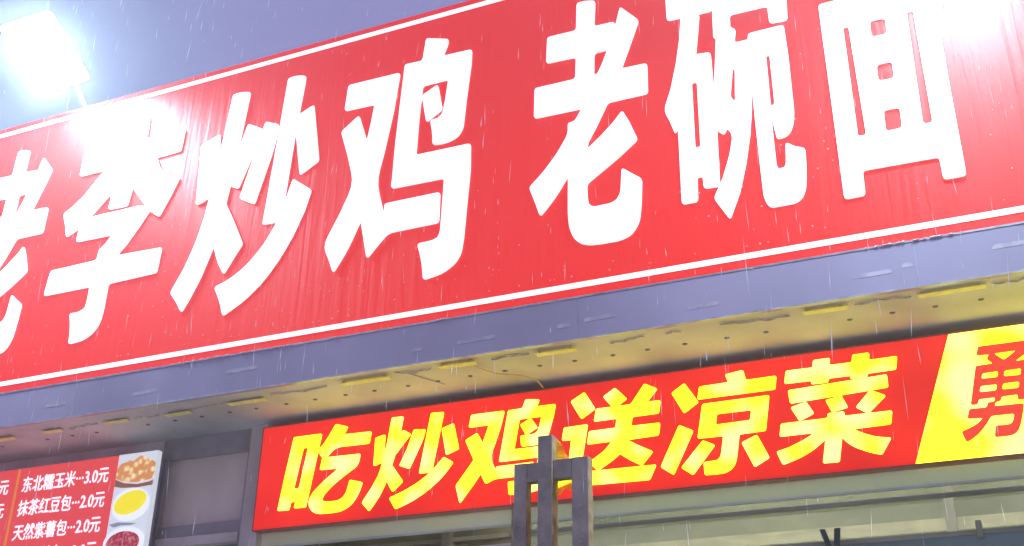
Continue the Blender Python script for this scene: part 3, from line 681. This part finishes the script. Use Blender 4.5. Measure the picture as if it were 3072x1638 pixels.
MB().tube([(0, 0.05, 0.085), (0, 0.09, 0.16), (0, 0.18, 0.21), (0, 0.40, 0.205), (0, 0.66, 0.195)], 0.013, 10).build('arm', M_HOUSING, l2)
tag(l2, 'flood lamp on an arm above the last white character of the red sign', 'lamp', 'flood lamps above the red sign')

# ------------------------------------------------------------------ steel stand in front of the shop
YP = -0.60
s = thing('steel_stand', (-1.31, YP+0.02, 0), 'grimy rust-edged steel stand of three upright bars before the lit yellow characters', 'stand')
def post(name, x0, x1, y0, y1, z0, z1):
    o = place(MB().box(x0, x1, y0, y1, z0, z1).build(name, M_POST, None, 0.0025), s)
    o.data.materials.append(M_RUST)
    for p in o.data.polygons:
        if abs(p.normal.x) > 0.9: p.material_index = 1
    return o
cb = post('centre_bar', -1.349, -1.301, YP-0.004, YP+0.046, 0.10, 2.727)
post('side_bar', -1.429, -1.386, YP, YP+0.040, 0.10, 2.647)
rb = post('side_bar', -1.240, -1.187, YP, YP+0.040, 0.10, 2.649)
post('cross_bar', -1.3855, -1.3495, YP+0.002, YP+0.038, 2.588, 2.6465)
post('cross_bar', -1.3005, -1.2405, YP+0.002, YP+0.038, 2.590, 2.6485)
post('cross_bar', -1.3855, -1.3495, YP+0.002, YP+0.038, 1.05, 1.10)
post('cross_bar', -1.3005, -1.2405, YP+0.002, YP+0.038, 1.05, 1.10)
place(MB().box(-1.55, -1.07, YP-0.14, YP+0.18, 0.0, 0.099).build('base', M_POST, None, 0.006), s)
place(MB().box(-1.4385, -1.4295, YP+0.010, YP+0.030, 0.10, 2.53).build('rust_flange', M_RUST), s)
# a torn yellow plastic scrap clinging to the bars
m = MB(); n = 7
for k in range(n+1):
    t = k/n; z = 2.7155-0.066*t
    m.v += [(-1.3000, YP+0.030, z), (-1.3000+0.006+0.036*t**0.75, YP+0.024+0.006*math.sin(7*t), z+0.001)]
m.f = [(2*k, 2*k+1, 2*k+3, 2*k+2) for k in range(n)]
place(m.build('torn_plastic', M_FILM), s)
m = MB(); n = 10
for k in range(n+1):
    t = k/n; x = -1.3003+0.0598*t
    m.v += [(x, YP+0.020, 2.5895), (x, YP+0.022+0.004*math.sin(6*t), 2.548+0.010*t-0.006*math.sin(9*t))]
m.f = [(2*k, 2*k+2, 2*k+3, 2*k+1) for k in range(n)]
place(m.build('torn_plastic', M_FILM), s)
for k in range(34):
    bar = rnd.choice(((-1.347, -1.303, YP-0.0045, 2.70), (-1.427, -1.39, YP-0.0005, 2.63), (-1.238, -1.19, YP-0.0005, 2.63)))
    x = rnd.uniform(bar[0], bar[1]); z = rnd.uniform(2.36, bar[3]); w = rnd.uniform(.001, .0035)
    pts = [(x-w, z), (x-w*.3, z-w*.4), (x+w, z-w*.1), (x+w*.6, z+w*.5), (x-w*.5, z+w*.4)]
    place(MB().prism(pts, bar[2]-0.0006, bar[2]+0.0003).build('paint_fleck', M_FLECK), s)

# ------------------------------------------------------------------ falling rain
m = MB()
rr = random.Random(21)
for k in range(3200):
    x = rr.uniform(-5.6, 1.7); y = rr.uniform(-2.3, -0.06); z = rr.uniform(2.0, 6.2)
    L = rr.uniform(0.012, 0.075)*(1.0 if rr.random() < .8 else 1.5); r = rr.uniform(0.00035, 0.00095)
    ex = rr.gauss(0.0, 0.05)*L; ey = rr.gauss(0, 0.05)*L
    n0 = len(m.v)
    m.v.append((x+ex, y+ey, z+L))
    for q in range(4):
        a = math.pi/2*q
        m.v.append((x+ex*.35+r*math.cos(a), y+ey*.35+r*math.sin(a), z+L*.35))
    m.v.append((x, y, z))
    for q in range(4):
        a_, b_ = n0+1+q, n0+1+(q+1) % 4
        m.f += [(n0, a_, b_), (n0+5, b_, a_)]
o = m.build('rain', M_RAIN)
o['kind'] = 'stuff'; o['label'] = 'thin bright drops of rain falling in front of the shop'; o['category'] = 'rain'

# ------------------------------------------------------------------ rainy air
hz = MB().box(-15, 13, -12, 13, -1.0, 7.0).build('haze', None)
hm = bpy.data.materials.new('rainy_air'); hm.use_nodes = True
nt = hm.node_tree; nt.nodes.remove(nt.nodes['Principled BSDF'])
pv = nt.nodes.new('ShaderNodeVolumePrincipled')
pv.inputs['Color'].default_value = (0.9, 0.93, 1.0, 1)
pv.inputs['Density'].default_value = HAZE
pv.inputs['Anisotropy'].default_value = 0.75
nt.links.new(pv.outputs['Volume'], nt.nodes['Material Output'].inputs['Volume'])
hz.data.materials.append(hm)
hz['kind'] = 'stuff'; hz['label'] = 'thin rainy haze filling the air around the shop'; hz['category'] = 'haze'
